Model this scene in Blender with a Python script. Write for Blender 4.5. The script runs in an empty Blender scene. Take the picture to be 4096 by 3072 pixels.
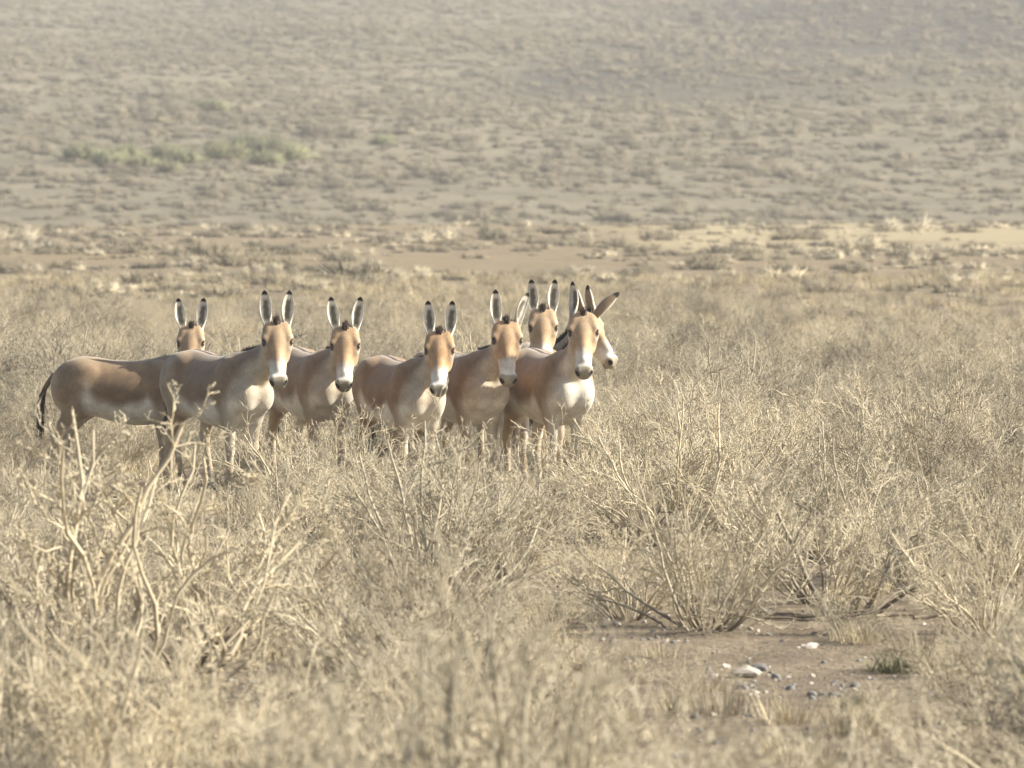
import bpy, math, random
import numpy as np
from mathutils import Vector, Matrix, Euler

R = math.radians
SC = bpy.context.scene
COL = SC.collection

# ------------------------------------------------------------------ camera
CAM_H = 3.0
F_PX = 26800.0                      # focal length in pixels of the 4096 px wide photograph
HORIZON = 595.0                     # row of eye level in the photograph
cam_d = bpy.data.cameras.new('camera')
cam = bpy.data.objects.new('camera', cam_d)
COL.objects.link(cam)
cam.location = (0, 0, CAM_H)
cam.rotation_euler = (R(90) - math.atan((1536 - HORIZON) / F_PX), 0, 0)
cam_d.sensor_width = 36
cam_d.lens = F_PX / 4096 * 36
cam_d.clip_start = 1
cam_d.clip_end = 6000
cam_d.dof.use_dof = True
cam_d.dof.focus_distance = 58.5
cam_d.dof.aperture_fstop = 5.6
SC.camera = cam

# ------------------------------------------------------------------ sky and sun
SUN_EL, SUN_AZ = R(33), R(-3)      # azimuth counted from +X (to the right), negative = camera side
world = bpy.data.worlds.new('World')
SC.world = world
world.use_nodes = True
wn = world.node_tree.nodes
sky = wn.new('ShaderNodeTexSky')
sky.sky_type = 'NISHITA'
sky.sun_disc = False
sky.sun_elevation = SUN_EL
sky.sun_rotation = R(90) - SUN_AZ
sky.dust_density = 2.5
sky.air_density = 1.0
wn['Background'].inputs['Strength'].default_value = 0.07
world.node_tree.links.new(sky.outputs[0], wn['Background'].inputs['Color'])
sun_d = bpy.data.lights.new('sun', 'SUN')
sun_d.energy = 5.0
sun_d.angle = R(0.5)
sun_d.color = (1.0, 0.94, 0.82)
sun = bpy.data.objects.new('sun', sun_d)
COL.objects.link(sun)
sdir = Vector((math.cos(SUN_EL) * math.cos(SUN_AZ), math.cos(SUN_EL) * math.sin(SUN_AZ), math.sin(SUN_EL)))
sun.rotation_euler = sdir.to_track_quat('Z', 'Y').to_euler()
sun.location = (40, 40, 60)

SC.view_settings.view_transform = 'Standard'
SC.view_settings.look = 'None'
SC.view_settings.gamma = 1
SC.view_settings.exposure = 1.04
SC.view_settings.use_curve_mapping = False
SC.cycles.max_bounces = 6
SC.cycles.diffuse_bounces = 3
SC.cycles.volume_bounces = 1
SC.cycles.transparent_max_bounces = 8
SC.cycles.use_denoising = True

# ------------------------------------------------------------------ helpers
def px(u, v, d):
    """photo pixel at distance d along the view -> world point"""
    return Vector(((u - 2048) / F_PX * d, d, CAM_H - (v - HORIZON) / F_PX * d))

def ground_d(v):
    return CAM_H * F_PX / (v - HORIZON)

def tag(o, label=None, cat=None, group=None, kind=None):
    if label: o['label'] = label
    if cat: o['category'] = cat
    if group: o['group'] = group
    if kind: o['kind'] = kind
    return o

def link(name, me, parent=None, mat=None):
    o = bpy.data.objects.new(name, me)
    COL.objects.link(o)
    if parent: o.parent = parent
    if mat is not None and me is not None and not me.materials: me.materials.append(mat)
    return o

def mesh_from(name, v, f, smooth=True):
    me = bpy.data.meshes.new(name)
    v = np.asarray(v, dtype=np.float32)
    f = np.asarray(f, dtype=np.int32)
    n = f.shape[1]
    me.vertices.add(len(v)); me.vertices.foreach_set('co', v.ravel())
    me.loops.add(f.size); me.loops.foreach_set('vertex_index', f.ravel())
    me.polygons.add(len(f))
    me.polygons.foreach_set('loop_start', np.arange(0, f.size, n, dtype=np.int32))
    try: me.polygons.foreach_set('loop_total', np.full(len(f), n, dtype=np.int32))
    except Exception: pass
    if smooth: me.polygons.foreach_set('use_smooth', np.ones(len(f), dtype=bool))
    me.update(calc_edges=True)
    me.validate()
    return me

def set_color(me, name, c):
    a = me.color_attributes.new(name, 'FLOAT_COLOR', 'POINT')
    c = np.asarray(c, dtype=np.float32)
    if c.shape[1] == 3: c = np.concatenate([c, np.ones((len(c), 1), np.float32)], 1)
    a.data.foreach_set('color', c.ravel())

def vnoise(p, seed=0):
    """smooth value noise on (n,3) points, about -1..1"""
    p = np.asarray(p, dtype=np.float64)
    i = np.floor(p).astype(np.int64); f = p - i
    f = f * f * (3 - 2 * f)
    out = 0
    for dx in (0, 1):
        for dy in (0, 1):
            for dz in (0, 1):
                h = (i[:, 0] + dx) * 374761393 + (i[:, 1] + dy) * 668265263 + (i[:, 2] + dz) * 2147483647 + seed * 974711
                h = (h ^ (h >> 13)) * 1274126177
                h = (h ^ (h >> 16)) & 0xffff
                w = (f[:, 0] if dx else 1 - f[:, 0]) * (f[:, 1] if dy else 1 - f[:, 1]) * (f[:, 2] if dz else 1 - f[:, 2])
                out = out + w * (h / 32767.5 - 1)
    return out

def sstep(a, b, x):
    t = np.clip((x - a) / (b - a), 0, 1)
    return t * t * (3 - 2 * t)

class Nodes:
    def __init__(s, name):
        s.m = bpy.data.materials.new(name); s.m.use_nodes = True
        s.t = s.m.node_tree; s.b = s.t.nodes['Principled BSDF']
    def n(s, typ, **kw):
        nd = s.t.nodes.new(typ)
        for k, v in kw.items():
            if k in nd.inputs: nd.inputs[k].default_value = v
            else: setattr(nd, k, v)
        return nd
    def l(s, a, b): s.t.links.new(a, b)
    def ramp(s, fac, stops):
        r = s.n('ShaderNodeValToRGB')
        while len(r.color_ramp.elements) < len(stops): r.color_ramp.elements.new(0.5)
        for e, (p, c) in zip(r.color_ramp.elements, stops):
            e.position = p; e.color = (*c, 1) if len(c) == 3 else c
        s.l(fac, r.inputs[0]); return r.outputs[0]
    def mix(s, fac, a, b, mode='MIX'):
        m = s.n('ShaderNodeMix', data_type='RGBA', blend_type=mode)
        for sock, v in ((m.inputs[0], fac), (m.inputs[6], a), (m.inputs[7], b)):
            if hasattr(v, 'is_output'): s.l(v, sock)
            elif isinstance(v, (tuple, list)): sock.default_value = (*v, 1) if len(v) == 3 else v
            else: sock.default_value = v
        return m.outputs[2]

# ------------------------------------------------------------------ onagers
def unit(v):
    v = np.asarray(v, float); return v / (np.linalg.norm(v) + 1e-12)

class Prim:
    """implicit body piece: elliptical cone between two points (side radius a, dorsal radius b)"""
    def __init__(s, p0, p1, a0, b0, a1, b1, side, k, grp, sub=False):
        s.p0 = np.array(p0, float); s.p1 = np.array(p1, float)
        s.r0 = (a0, b0); s.r1 = (a1, b1); s.k = k; s.grp = grp; s.sub = sub
        ax = s.p1 - s.p0; s.L = np.linalg.norm(ax); s.t = ax / max(s.L, 1e-9)
        sd = np.array(side, float); sd = sd - s.t * sd.dot(s.t); s.s = unit(sd); s.w = np.cross(s.t, s.s)
    def bounds(s):
        r = max(*s.r0, *s.r1) + s.k + 0.03
        return np.minimum(s.p0, s.p1) - r, np.maximum(s.p0, s.p1) + r
    def d(s, P):
        q = P - s.p0
        x = q @ s.t
        t = np.clip(x / max(s.L, 1e-9), 0, 1)
        e = x - t * s.L
        u = q @ s.s; w = q @ s.w
        a = s.r0[0] + (s.r1[0] - s.r0[0]) * t
        b = s.r0[1] + (s.r1[1] - s.r0[1]) * t
        c = np.minimum(a, b)
        k0 = np.sqrt((u / a) ** 2 + (w / b) ** 2 + (e / c) ** 2) + 1e-9
        k1 = np.sqrt((u / a ** 2) ** 2 + (w / b ** 2) ** 2 + (e / c ** 2) ** 2) + 1e-9
        return k0 * (k0 - 1) / k1

class Ell:
    """implicit ellipsoid with axes M (columns) and radii r"""
    def __init__(s, c, r, k, grp, M=None, sub=False):
        s.c = np.array(c, float); s.r = np.array(r, float); s.k = k; s.grp = grp; s.sub = sub
        s.M = np.eye(3) if M is None else np.array(M, float)
    def bounds(s):
        r = s.r.max() + s.k + 0.03
        return s.c - r, s.c + r
    def d(s, P):
        q = (P - s.c) @ s.M
        k0 = np.sqrt(((q / s.r) ** 2).sum(-1)) + 1e-9
        k1 = np.sqrt(((q / s.r ** 2) ** 2).sum(-1)) + 1e-9
        return k0 * (k0 - 1) / k1

class Torso:
    X = np.array([-.70, -.66, -.60, -.50, -.40, -.25, -.10, .10, .25, .38, .48, .56, .605, .63])
    T = np.array([.99, 1.05, 1.115, 1.185, 1.215, 1.20, 1.175, 1.165, 1.18, 1.20, 1.16, 1.07, 1.0, .95])
    B = np.array([.93, .86, .78, .70, .675, .645, .60, .57, .575, .60, .65, .71, .79, .87])
    W = np.array([.03, .09, .16, .215, .235, .238, .252, .258, .24, .215, .20, .165, .10, .03])
    k = .05; grp = 0; sub = False
    def __init__(s, fat=1.0):
        xs = np.linspace(-.70, .63, 280)
        def sm(y):
            y = np.interp(xs, s.X, y); ker = np.hanning(23); ker /= ker.sum()
            return np.convolve(np.pad(y, 11, mode='edge'), ker, 'valid')
        s.xs, s.t_, s.b_, s.w_ = xs, sm(s.T), sm(s.B), sm(s.W) * fat
    def bounds(s): return np.array([-.78, -.34, .52]), np.array([.78, .34, 1.30])
    def d(s, P):
        x = P[..., 0]; xc = np.clip(x, -.70, .63)
        t = np.interp(xc, s.xs, s.t_); b = np.interp(xc, s.xs, s.b_); w = np.interp(xc, s.xs, s.w_)
        zc = (t * .47 + b * .53); hh = np.where(P[..., 2] > zc, t - zc, zc - b)
        u = np.abs(P[..., 1]); v = np.abs(P[..., 2] - zc)
        # a ridge-backed barrel: narrower towards the spine
        w = w * np.where(P[..., 2] > zc, 1 - .16 * (v / hh) ** 1.5, 1.0)
        w = np.maximum(w, .02)
        p = 2.15
        k0 = ((u / w) ** p + (v / hh) ** p + 1e-9) ** (1 / p)
        r = np.sqrt(u * u + v * v) + 1e-6
        d = r * (1 - 1 / k0)
        return np.where(np.abs(x - xc) > 0, np.sqrt(np.maximum(d, 0) ** 2 + (x - xc) ** 2), np.maximum(d, -.12))

def surface_nets(a, org, h):
    ins = a < 0
    nx, ny, nz = a.shape
    cnt = np.zeros((nx - 1, ny - 1, nz - 1), np.int8)
    for i in (0, 1):
        for j in (0, 1):
            for k in (0, 1):
                cnt += ins[i:nx - 1 + i, j:ny - 1 + j, k:nz - 1 + k]
    act = (cnt > 0) & (cnt < 8)
    I = np.argwhere(act)
    idx = np.full(act.shape, -1, np.int32); idx[act] = np.arange(len(I))
    pos = np.zeros((len(I), 3)); num = np.zeros(len(I))
    cs = [(i, j, k) for i in (0, 1) for j in (0, 1) for k in (0, 1)]
    for A in cs:
        for ax in range(3):
            if A[ax]: continue
            B = list(A); B[ax] = 1
            va = a[I[:, 0] + A[0], I[:, 1] + A[1], I[:, 2] + A[2]]
            vb = a[I[:, 0] + B[0], I[:, 1] + B[1], I[:, 2] + B[2]]
            m = (va < 0) != (vb < 0)
            t = np.where(m, va / np.where(m, va - vb, 1), 0)
            q = np.repeat(np.array([A], float), len(I), 0); q[:, ax] += t
            pos += q * m[:, None]; num += m
    V = (I + pos / num[:, None]) * h + org
    F = []
    for ax in range(3):
        s0 = [slice(1, -1)] * 3; s1 = [slice(1, -1)] * 3
        s0[ax] = slice(0, -1); s1[ax] = slice(1, None)
        e0, e1 = ins[tuple(s0)], ins[tuple(s1)]
        for flip in (False, True):
            m = (e0 & ~e1) if not flip else (~e0 & e1)
            E = np.argwhere(m)
            for q in range(3):
                if q != ax: E[:, q] += 1
            b, c = (ax + 1) % 3, (ax + 2) % 3
            def at(db, dc):
                G = E.copy(); G[:, b] -= db; G[:, c] -= dc
                return idx[G[:, 0], G[:, 1], G[:, 2]]
            q4 = np.stack([at(1, 1), at(0, 1), at(0, 0), at(1, 0)], 1)
            if flip: q4 = q4[:, ::-1]
            F.append(q4)
    F = np.concatenate(F)
    return V, F[(F >= 0).all(1)]

TAN, CREAM, WHITE = np.array((.305, .208, .124)), np.array((.62, .52, .36)), np.array((.80, .76, .66))
DARK, GREY = np.array((.02, .014, .011)), np.array((.30, .265, .19))

def lerp(a, b, t):
    return a + (b - a) * np.asarray(t)[..., None]

def onager_material():
    N = Nodes('onager_coat')
    at = N.n('ShaderNodeAttribute', attribute_name='coat')
    tc = N.n('ShaderNodeTexCoord')
    n1 = N.n('ShaderNodeTexNoise', Scale=9.0, Detail=5.0)
    mp = N.n('ShaderNodeMapping'); mp.inputs['Scale'].default_value = (70, 70, 25)
    N.l(tc.outputs['Object'], mp.inputs[0]); N.l(tc.outputs['Object'], n1.inputs['Vector'])
    n2 = N.n('ShaderNodeTexNoise', Scale=1.6, Detail=6.0)
    N.l(mp.outputs[0], n2.inputs['Vector'])
    a = N.mix(1.0, at.outputs['Color'], N.ramp(n1.outputs[0], [(.3, (.74, .74, .74)), (.7, (1.12, 1.12, 1.12))]), 'MULTIPLY')
    a = N.mix(1.0, a, N.ramp(n2.outputs[0], [(.3, (.82, .80, .78)), (.7, (1.12, 1.12, 1.12))]), 'MULTIPLY')
    N.l(a, N.b.inputs['Base Color'])
    N.b.inputs['Roughness'].default_value = .62
    N.b.inputs['Specular IOR Level'].default_value = .28
    N.b.inputs['Sheen Weight'].default_value = .18
    N.b.inputs['Sheen Roughness'].default_value = .45
    bp = N.n('ShaderNodeBump', Strength=.25, Distance=.006)
    N.l(n2.outputs[0], bp.inputs['Height']); N.l(bp.outputs[0], N.b.inputs['Normal'])
    return N.m

def plain(name, col, rough, spec=.3, noise=None, coat=0):
    N = Nodes(name)
    tc = N.n('ShaderNodeTexCoord')
    nz = N.n('ShaderNodeTexNoise', Scale=noise or 40.0, Detail=4.0)
    N.l(tc.outputs['Object'], nz.inputs['Vector'])
    c = np.array(col)
    N.l(N.ramp(nz.outputs[0], [(.3, tuple(c * .7)), (.7, tuple(np.minimum(c * 1.25, 1)))]), N.b.inputs['Base Color'])
    N.b.inputs['Roughness'].default_value = rough
    N.b.inputs['Specular IOR Level'].default_value = spec
    N.b.inputs['Coat Weight'].default_value = coat
    return N.m

M_COAT = onager_material()
M_EYE = plain('onager_eye', (.012, .008, .006), .06, .6, coat=.8)
M_HAIR = plain('onager_mane_hair', (.045, .028, .018), .6)
M_HOOF = plain('onager_hoof', (.06, .05, .04), .5)

def spikes(roots, tips, rad):
    """three-sided tapering hairs"""
    roots = np.asarray(roots); tips = np.asarray(tips); n = len(roots)
    ax = tips - roots; ax /= np.linalg.norm(ax, axis=1, keepdims=True) + 1e-9
    s = np.cross(ax, np.array([.3, .8, .52])); s /= np.linalg.norm(s, axis=1, keepdims=True) + 1e-9
    t = np.cross(ax, s)
    r = np.broadcast_to(np.asarray(rad, float), (n,))[:, None]
    v = np.stack([roots + s * r, roots + (-.5 * s + .87 * t) * r, roots + (-.5 * s - .87 * t) * r, tips], 1).reshape(-1, 3)
    b = np.arange(n)[:, None] * 4
    f = np.concatenate([b + np.array([[0, 1, 3]]), b + np.array([[1, 2, 3]]), b + np.array([[2, 0, 3]])])
    return v, f

def make_ear(base, axis, opening, length, width):
    """leaf-shaped cupped ear; returns verts, quads, colours"""
    ax = unit(axis); op = np.array(opening, float); op = unit(op - ax * op.dot(ax)); sd = np.cross(ax, op)
    nt, nphi = 22, 17
    t = np.linspace(0, 1, nt)
    w = np.interp(t, [0, .12, .3, .5, .68, .82, .92, .97, 1], [.66, .74, .96, 1.08, .98, .74, .50, .34, .08]) * width * .5
    cup = np.interp(t, [0, .25, .6, 1], [.95, .68, .45, .32])
    ph = np.linspace(-1, 1, nphi)
    half = np.interp(t, [0, .15, .4, 1], [2.9, 2.35, 1.75, 1.5])
    V, C = [], []
    for layer in (0, 1):
        th = .004 if layer else 0
        for i in range(nt):
            a = ph * half[i]
            x = np.sin(a) * (w[i] - th * .7)
            z = -np.cos(a) * (w[i] * cup[i] - th) + w[i] * cup[i] * .35
            p = base + ax * (t[i] * length) + sd * x[:, None] + op * z[:, None]
            p = p + op * (-.02 * math.sin(t[i] * 3.0))
            V.append(p)
            if layer == 0:                     # outer face: tan with a black tip
                c = np.repeat(TAN[None] * 1.05, nphi, 0)
                c = lerp(c, WHITE * .95, np.clip((np.abs(ph) - .55) / .2, 0, 1))
                c = lerp(c, DARK, np.full(nphi, sstep(.79, .87, np.array(t[i]))))
            else:                              # inner face: grey-brown heart inside a white fringe
                c = np.repeat((np.array((.17, .155, .11)))[None], nphi, 0)
                edge = np.abs(ph) + .10 * vnoise(np.stack([ph * 6, np.full(nphi, t[i] * 14), ph * 0], 1), 3)
                low = sstep(.26, .12, np.array(t[i])); hi = sstep(.70, .80, np.array(t[i]))
                c = lerp(c, WHITE, np.maximum(sstep(.16, .44, edge), np.maximum(low, hi)))
                c = lerp(c, DARK, np.full(nphi, sstep(.855, .90, np.array(t[i]))))
            C.append(c)
    V = np.concatenate(V); C = np.concatenate(C)
    F = []
    def vid(l, i, j): return (l * nt + i) * nphi + j
    for i in range(nt - 1):
        for j in range(nphi - 1):
            F.append((vid(0, i, j), vid(0, i + 1, j), vid(0, i + 1, j + 1), vid(0, i, j + 1)))
            F.append((vid(1, i, j), vid(1, i, j + 1), vid(1, i + 1, j + 1), vid(1, i + 1, j)))
        for j, fl in ((0, 0), (nphi - 1, 1)):
            q = (vid(0, i, j), vid(1, i, j), vid(1, i + 1, j), vid(0, i + 1, j))
            F.append(q if not fl else q[::-1])
    for j in range(nphi - 1):
        F.append((vid(0, nt - 1, j), vid(1, nt - 1, j), vid(1, nt - 1, j + 1), vid(0, nt - 1, j + 1)))
    return V, np.array(F), C

HOOF_ME = None
def hoof_mesh():
    prof = [(.0, .0), (.046, .0), (.047, .008), (.036, .052), (.026, .064), (.0, .066)]
    n = 16; V = []; F = []
    for r, z in prof:
        for k in range(n):
            a = 2 * math.pi * k / n
            V.append((r * math.cos(a) * 1.12 - z * .35 + .012, r * math.sin(a), z))
    for i in range(len(prof) - 1):
        for k in range(n):
            F.append((i * n + k, i * n + (k + 1) % n, (i + 1) * n + (k + 1) % n, (i + 1) * n + k))
    me = mesh_from('hoof', V, F); me.materials.append(M_HOOF); return me

def eye_mesh():
    n, m = 18, 10; V = []; F = []
    for i in range(m + 1):
        th = math.pi * i / m
        for k in range(n):
            a = 2 * math.pi * k / n
            V.append((math.sin(th) * math.cos(a) * .0195, math.sin(th) * math.sin(a) * .0195, math.cos(th) * .0195))
    for i in range(m):
        for k in range(n):
            F.append((i * n + k, (i + 1) * n + k, (i + 1) * n + (k + 1) % n, i * n + (k + 1) % n))
    me = mesh_from('eye', V, F); me.materials.append(M_EYE); return me

EYE_ME = eye_mesh(); HOOF_ME = hoof_mesh()
VOX = .0085

def make_onager(label, center, theta, scale, poll, face_az=0., face_pitch=60., ears=((8, 0), (8, 0)), tone=1.0,
                red=0.0, feet=((0, 0), (0, 0), (0, 0), (0, 0)), fat=1.0, roll=0., seed=0, tail_swing=0.0, gz=0.0, lean=.10, chest=.35, rump=.2):
    """center: world (X, Y); theta: heading in degrees, 0 = to the right, 90 = to the camera; poll: world point of the
    head's top; face_az: 0 = looks at -Y; ears: (outward tilt, turn of the opening) of the animal's left and right ear;
    feet: fore-aft / sideways shifts of left-fore, right-fore, left-hind, right-hind"""
    th = R(theta)
    rng = np.random.default_rng(seed)
    W2L = np.array([[math.cos(th), -math.sin(th), 0], [math.sin(th), math.cos(th), 0], [0, 0, 1]])
    def tl(v): return W2L @ np.array(v, float)
    PO = tl(np.array(poll) - np.array((center[0], center[1], gz))) / scale
    az, pt = R(face_az), R(face_pitch)
    hx = tl((math.cos(pt) * math.sin(az), -math.cos(pt) * math.cos(az), -math.sin(pt)))
    fh = unit((hx[0], hx[1], 0))
    hy = unit(np.cross((0, 0, 1), hx))
    if roll:
        ca, sa = math.cos(R(roll)), math.sin(R(roll)); hz = np.cross(hx, hy); hy = hy * ca + hz * sa
    hz = np.cross(hx, hy)
    HM = np.stack([hx, hy, hz], 1)
    def H(x, y, z): return PO + HM @ np.array((x, y, z), float)
    Y = np.array((0, 1, 0.))
    prims = [Torso(fat)]
    P = prims.append
    # chest and rump masses
    P(Ell((.50, 0, .89), (.155, .165, .20), .07, 0))
    for s in (1, -1):
        P(Ell((.59, s * .088, .85), (.085, .085, .13), .05, 0))              # breast
        a = R(-20); Ms = np.array([[math.cos(a), 0, math.sin(a)], [0, 1, 0], [-math.sin(a), 0, math.cos(a)]])
        P(Ell((.42, s * .135, .93), (.13, .088, .24), .045, 0, Ms))           # shoulder blade
        P(Ell((-.43, s * .125, .96), (.22, .125, .22), .07, 0))              # haunch
        P(Ell((-.55, s * .10, .90), (.12, .10, .20), .06, 0))                # buttock
        P(Ell((-.34, s * .15, 1.07), (.10, .07, .08), .08, 0))               # hip point
    for i, s in enumerate((1, -1)):
        dx, dy = feet[i]
        sh = lambda x, z, y=.125: np.array((x + dx * max(0, (.86 - z) / .86), s * y + dy * max(0, (.86 - z) / .86), z))
        side = Y
        P(Prim(sh(.40, .86), sh(.37, .66), .085, .115, .062, .082, side, .07, 3))
        P(Prim(sh(.37, .66), sh(.375, .45), .062, .082, .036, .043, side, .04, 3))
        P(Ell(sh(.382, .41), (.041, .040, .055), .03, 3))
        P(Prim(sh(.375, .38), sh(.365, .16), .028, .033, .025, .031, side, .025, 3))
        P(Ell(sh(.362, .135), (.036, .033, .036), .02, 3))
        P(Prim(sh(.368, .12), sh(.40, .055), .026, .028, .032, .034, side, .02, 3))
        dx, dy = feet[2 + i]
        sh2 = lambda x, z, y=.13, dx=dx, dy=dy: np.array((x + dx * max(0, (.95 - z) / .95), s * y + dy * max(0, (.95 - z) / .95), z))
        P(Prim(sh2(-.42, .92), sh2(-.38, .72), .105, .175, .085, .125, side, .07, 4))
        P(Prim(sh2(-.40, .74), sh2(-.555, .50), .078, .105, .040, .050, side, .06, 4))
        P(Ell(sh2(-.575, .465), (.050, .036, .06), .03, 4))
        P(Ell(sh2(-.615, .50), (.022, .02, .035), .03, 4))
        P(Prim(sh2(-.575, .43), sh2(-.565, .17), .031, .037, .028, .034, side, .03, 4))
        P(Ell(sh2(-.562, .14), (.038, .034, .038), .02, 4))
        P(Prim(sh2(-.555, .12), sh2(-.525, .055), .027, .029, .032, .034, side, .02, 4))
    # neck along a bezier from the withers to the back of the skull
    p0 = np.array((.37, 0, .96)); p1 = p0 + np.array((.20, 0, .14))
    p3 = H(.075, 0, -.12); p2 = p3 + np.array((-.02, 0, -.24)) - fh * .06
    ts = np.linspace(0, 1, 11)
    Bz = lambda t: (1 - t) ** 3 * p0 + 3 * (1 - t) ** 2 * t * p1 + 3 * (1 - t) * t * t * p2 + t ** 3 * p3
    na = np.interp(ts, [0, .3, .6, 1], [.135, .108, .088, .076])
    nb = np.interp(ts, [0, .3, .6, 1], [.215, .172, .138, .112])
    pts = [Bz(t) for t in ts]
    sides = [unit((1 - t) * Y + t * hy) for t in ts]
    for i in range(10):
        P(Prim(pts[i], pts[i + 1], na[i], nb[i], na[i + 1], nb[i + 1], sides[i], .035 if i else .10, 1))
    # head
    def HE(c, r, k, M=None, sub=False): P(Ell(H(*c), r, k, 2, HM if M is None else M, sub))
    def HP(c0, c1, a0, b0, a1, b1, k): P(Prim(H(*c0), H(*c1), a0, b0, a1, b1, hy, k, 2))
    HE((.07, 0, -.085), (.11, .092, .09), .04)
    HE((.155, 0, -.085), (.14, .112, .082), .04)
    HP((.12, 0, -.048), (.43, 0, -.052), .056, .042, .043, .042, .022)
    HP((.14, 0, -.13), (.44, 0, -.10), .098, .085, .064, .050, .03)
    HP((.15, 0, -.19), (.46, 0, -.145), .055, .055, .040, .035, .05)
    for s in (1, -1):
        HE((.17, s * .074, -.165), (.125, .038, .085), .05)                   # cheek
        HE((.140, s * .104, -.036), (.040, .030, .026), .025)                 # brow
        HE((.175, s * .095, -.075), (.065, .03, .04), .03)
        HE((.095, s * .080, -.045), (.05, .03, .035), .03)
        HE((.045, s * .074, -.055), (.055, .034, .045), .05)                 # ear burr
        HE((.515, s * .046, -.068), (.042, .028, .036), .03)                 # nostril wing
    HE((.505, 0, -.085), (.062, .064, .056), .035)
    HE((.545, 0, -.105), (.034, .052, .038), .03)                            # upper lip
    HE((.515, 0, -.155), (.040, .042, .026), .02)                            # chin
    for s in (1, -1):
        HE((.555, s * .060, -.060), (.028, .014, .017), .012, None, True)
        HE((.177, s * .122, -.040), (.026, .020, .020), .012, None, True)    # eye socket
    # evaluate the field
    lo = np.array([-.80, -.36, -.0]); hi = np.array([.80, .36, 1.30])
    hp = np.array([H(-.05, 0, 0), H(.6, .1, -.2), H(.6, -.1, -.2), H(.1, .12, -.2), H(.1, -.12, -.2)])
    lo = np.minimum(lo, hp.min(0) - .09); hi = np.maximum(hi, hp.max(0) + .09)
    for q in prims[1:]:
        a_, b_ = q.bounds(); lo = np.minimum(lo, a_ + .02); hi = np.maximum(hi, b_ - .02)
    lo[2] = max(lo[2], -.02)
    shp = np.ceil((hi - lo) / VOX).astype(int) + 1
    A = np.full(shp, .2, np.float32)
    axs = [lo[i] + np.arange(shp[i]) * VOX for i in range(3)]
    for q in prims:
        b0, b1 = q.bounds()
        i0 = np.clip(((b0 - lo) / VOX).astype(int), 0, shp); i1 = np.clip(((b1 - lo) / VOX).astype(int) + 2, 0, shp)
        if (i1 <= i0).any(): continue
        sl = tuple(slice(i0[j], i1[j]) for j in range(3))
        G = np.stack(np.meshgrid(*[axs[j][sl[j]] for j in range(3)], indexing='ij'), -1)
        d = q.d(G).astype(np.float32); o = A[sl]
        if q.sub:
            d = -d; hk = np.maximum(q.k - np.abs(o - d), 0) / q.k
            A[sl] = np.maximum(o, d) + hk * hk * q.k * .25
        else:
            hk = np.maximum(q.k - np.abs(o - d), 0) / q.k
            A[sl] = np.minimum(o, d) - hk * hk * q.k * .25
    V, F = surface_nets(A, lo, VOX)
    # relax the stair steps a little
    for _ in range(2):
        acc = np.zeros_like(V); num = np.zeros(len(V))
        for a, b in ((0, 1), (1, 2), (2, 3), (3, 0)):
            np.add.at(acc, F[:, a], V[F[:, b]]); np.add.at(num, F[:, a], 1)
            np.add.at(acc, F[:, b], V[F[:, a]]); np.add.at(num, F[:, b], 1)
        V = V * .5 + .5 * acc / num[:, None]
    # ---- coat pattern, in the frames of the body parts
    dg = np.full((5, len(V)), 9.)
    for q in prims:
        if q.sub: continue
        dg[q.grp] = np.minimum(dg[q.grp], q.d(V))
    wgt = np.exp(-np.clip(dg, -.03, .5) / .016); wgt /= wgt.sum(0)
    tan = TAN * tone * np.array((1 + red * .02, 1 - red * .14, 1 - red * .30))
    x, y, z = V.T
    nz = vnoise(V * 9, seed) * .018 + vnoise(V * 30, seed + 1) * .008
    zz = z + nz
    # torso
    belly = np.interp(x, [-.7, -.5, -.36, -.30, -.2, .0, .18, .27, .33, .38, .46, .55, .7],
                      [.70, .70, .84, .90, .80, .765, .78, .84, .76, .72, .78, .92, 1.05])
    soft = np.interp(x, [-.5, -.3, 0, .3, .5], [.11, .085, .055, .075, .13])
    tb = sstep(belly - soft, belly + soft, zz)
    low_tan = np.interp(zz, [.78, .92, 1.2], [1.0, 1.0, 1.0])
    ct = lerp(np.repeat((WHITE * .97)[None], len(V), 0), tan * np.ones((len(V), 1)), tb)
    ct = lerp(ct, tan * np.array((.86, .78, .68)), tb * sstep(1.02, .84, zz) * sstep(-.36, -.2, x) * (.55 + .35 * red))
    ct = lerp(ct, CREAM * .98, sstep(-.55, -.68, x + nz) * .65)
    ct = lerp(ct, tan * 1.0 * .62 + CREAM * .38, sstep(1.06, 1.2, zz) * .45)
    ct = lerp(ct, CREAM * .55 + tan * .35, sstep(-.24, -.42, x + nz * 2) * rump)
    str_w = .020 + .006 * vnoise(V * 12, 5)
    onb = (z > 1.0) & (x < .42)
    ct = lerp(ct, WHITE * .8, np.where(onb, sstep(.055, .03, np.abs(y)) * .55, 0))
    ct = lerp(ct, np.array((.10, .058, .035)), np.where(onb, sstep(str_w + .010, str_w, np.abs(y)), 0))
    ct = lerp(ct, tan * .55 + CREAM * .45, sstep(.50, .60, x + nz) * sstep(.72, .86, zz) * (1 - chest))
    # neck
    tn = np.zeros(len(V)); best = np.full(len(V), 9.); dors = np.zeros(len(V))
    for i in range(10):
        q = prims[-1]
        ax = pts[i + 1] - pts[i]; L2 = ax.dot(ax)
        tt = np.clip(((V - pts[i]) @ ax) / L2, 0, 1); c = pts[i] + tt[:, None] * ax
        dd = np.linalg.norm(V - c, axis=1); m = dd < best
        best[m] = dd[m]; tn[m] = (i + tt[m]) / 10
        w = np.cross(unit(ax), sides[i]); w = w if w[0] * -1 + w[2] * .2 > 0 else -w
        dors[m] = ((V - c) @ w)[m]
    nbv = np.interp(tn, ts, nb)
    dn = dors / nbv + nz * 3
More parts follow.
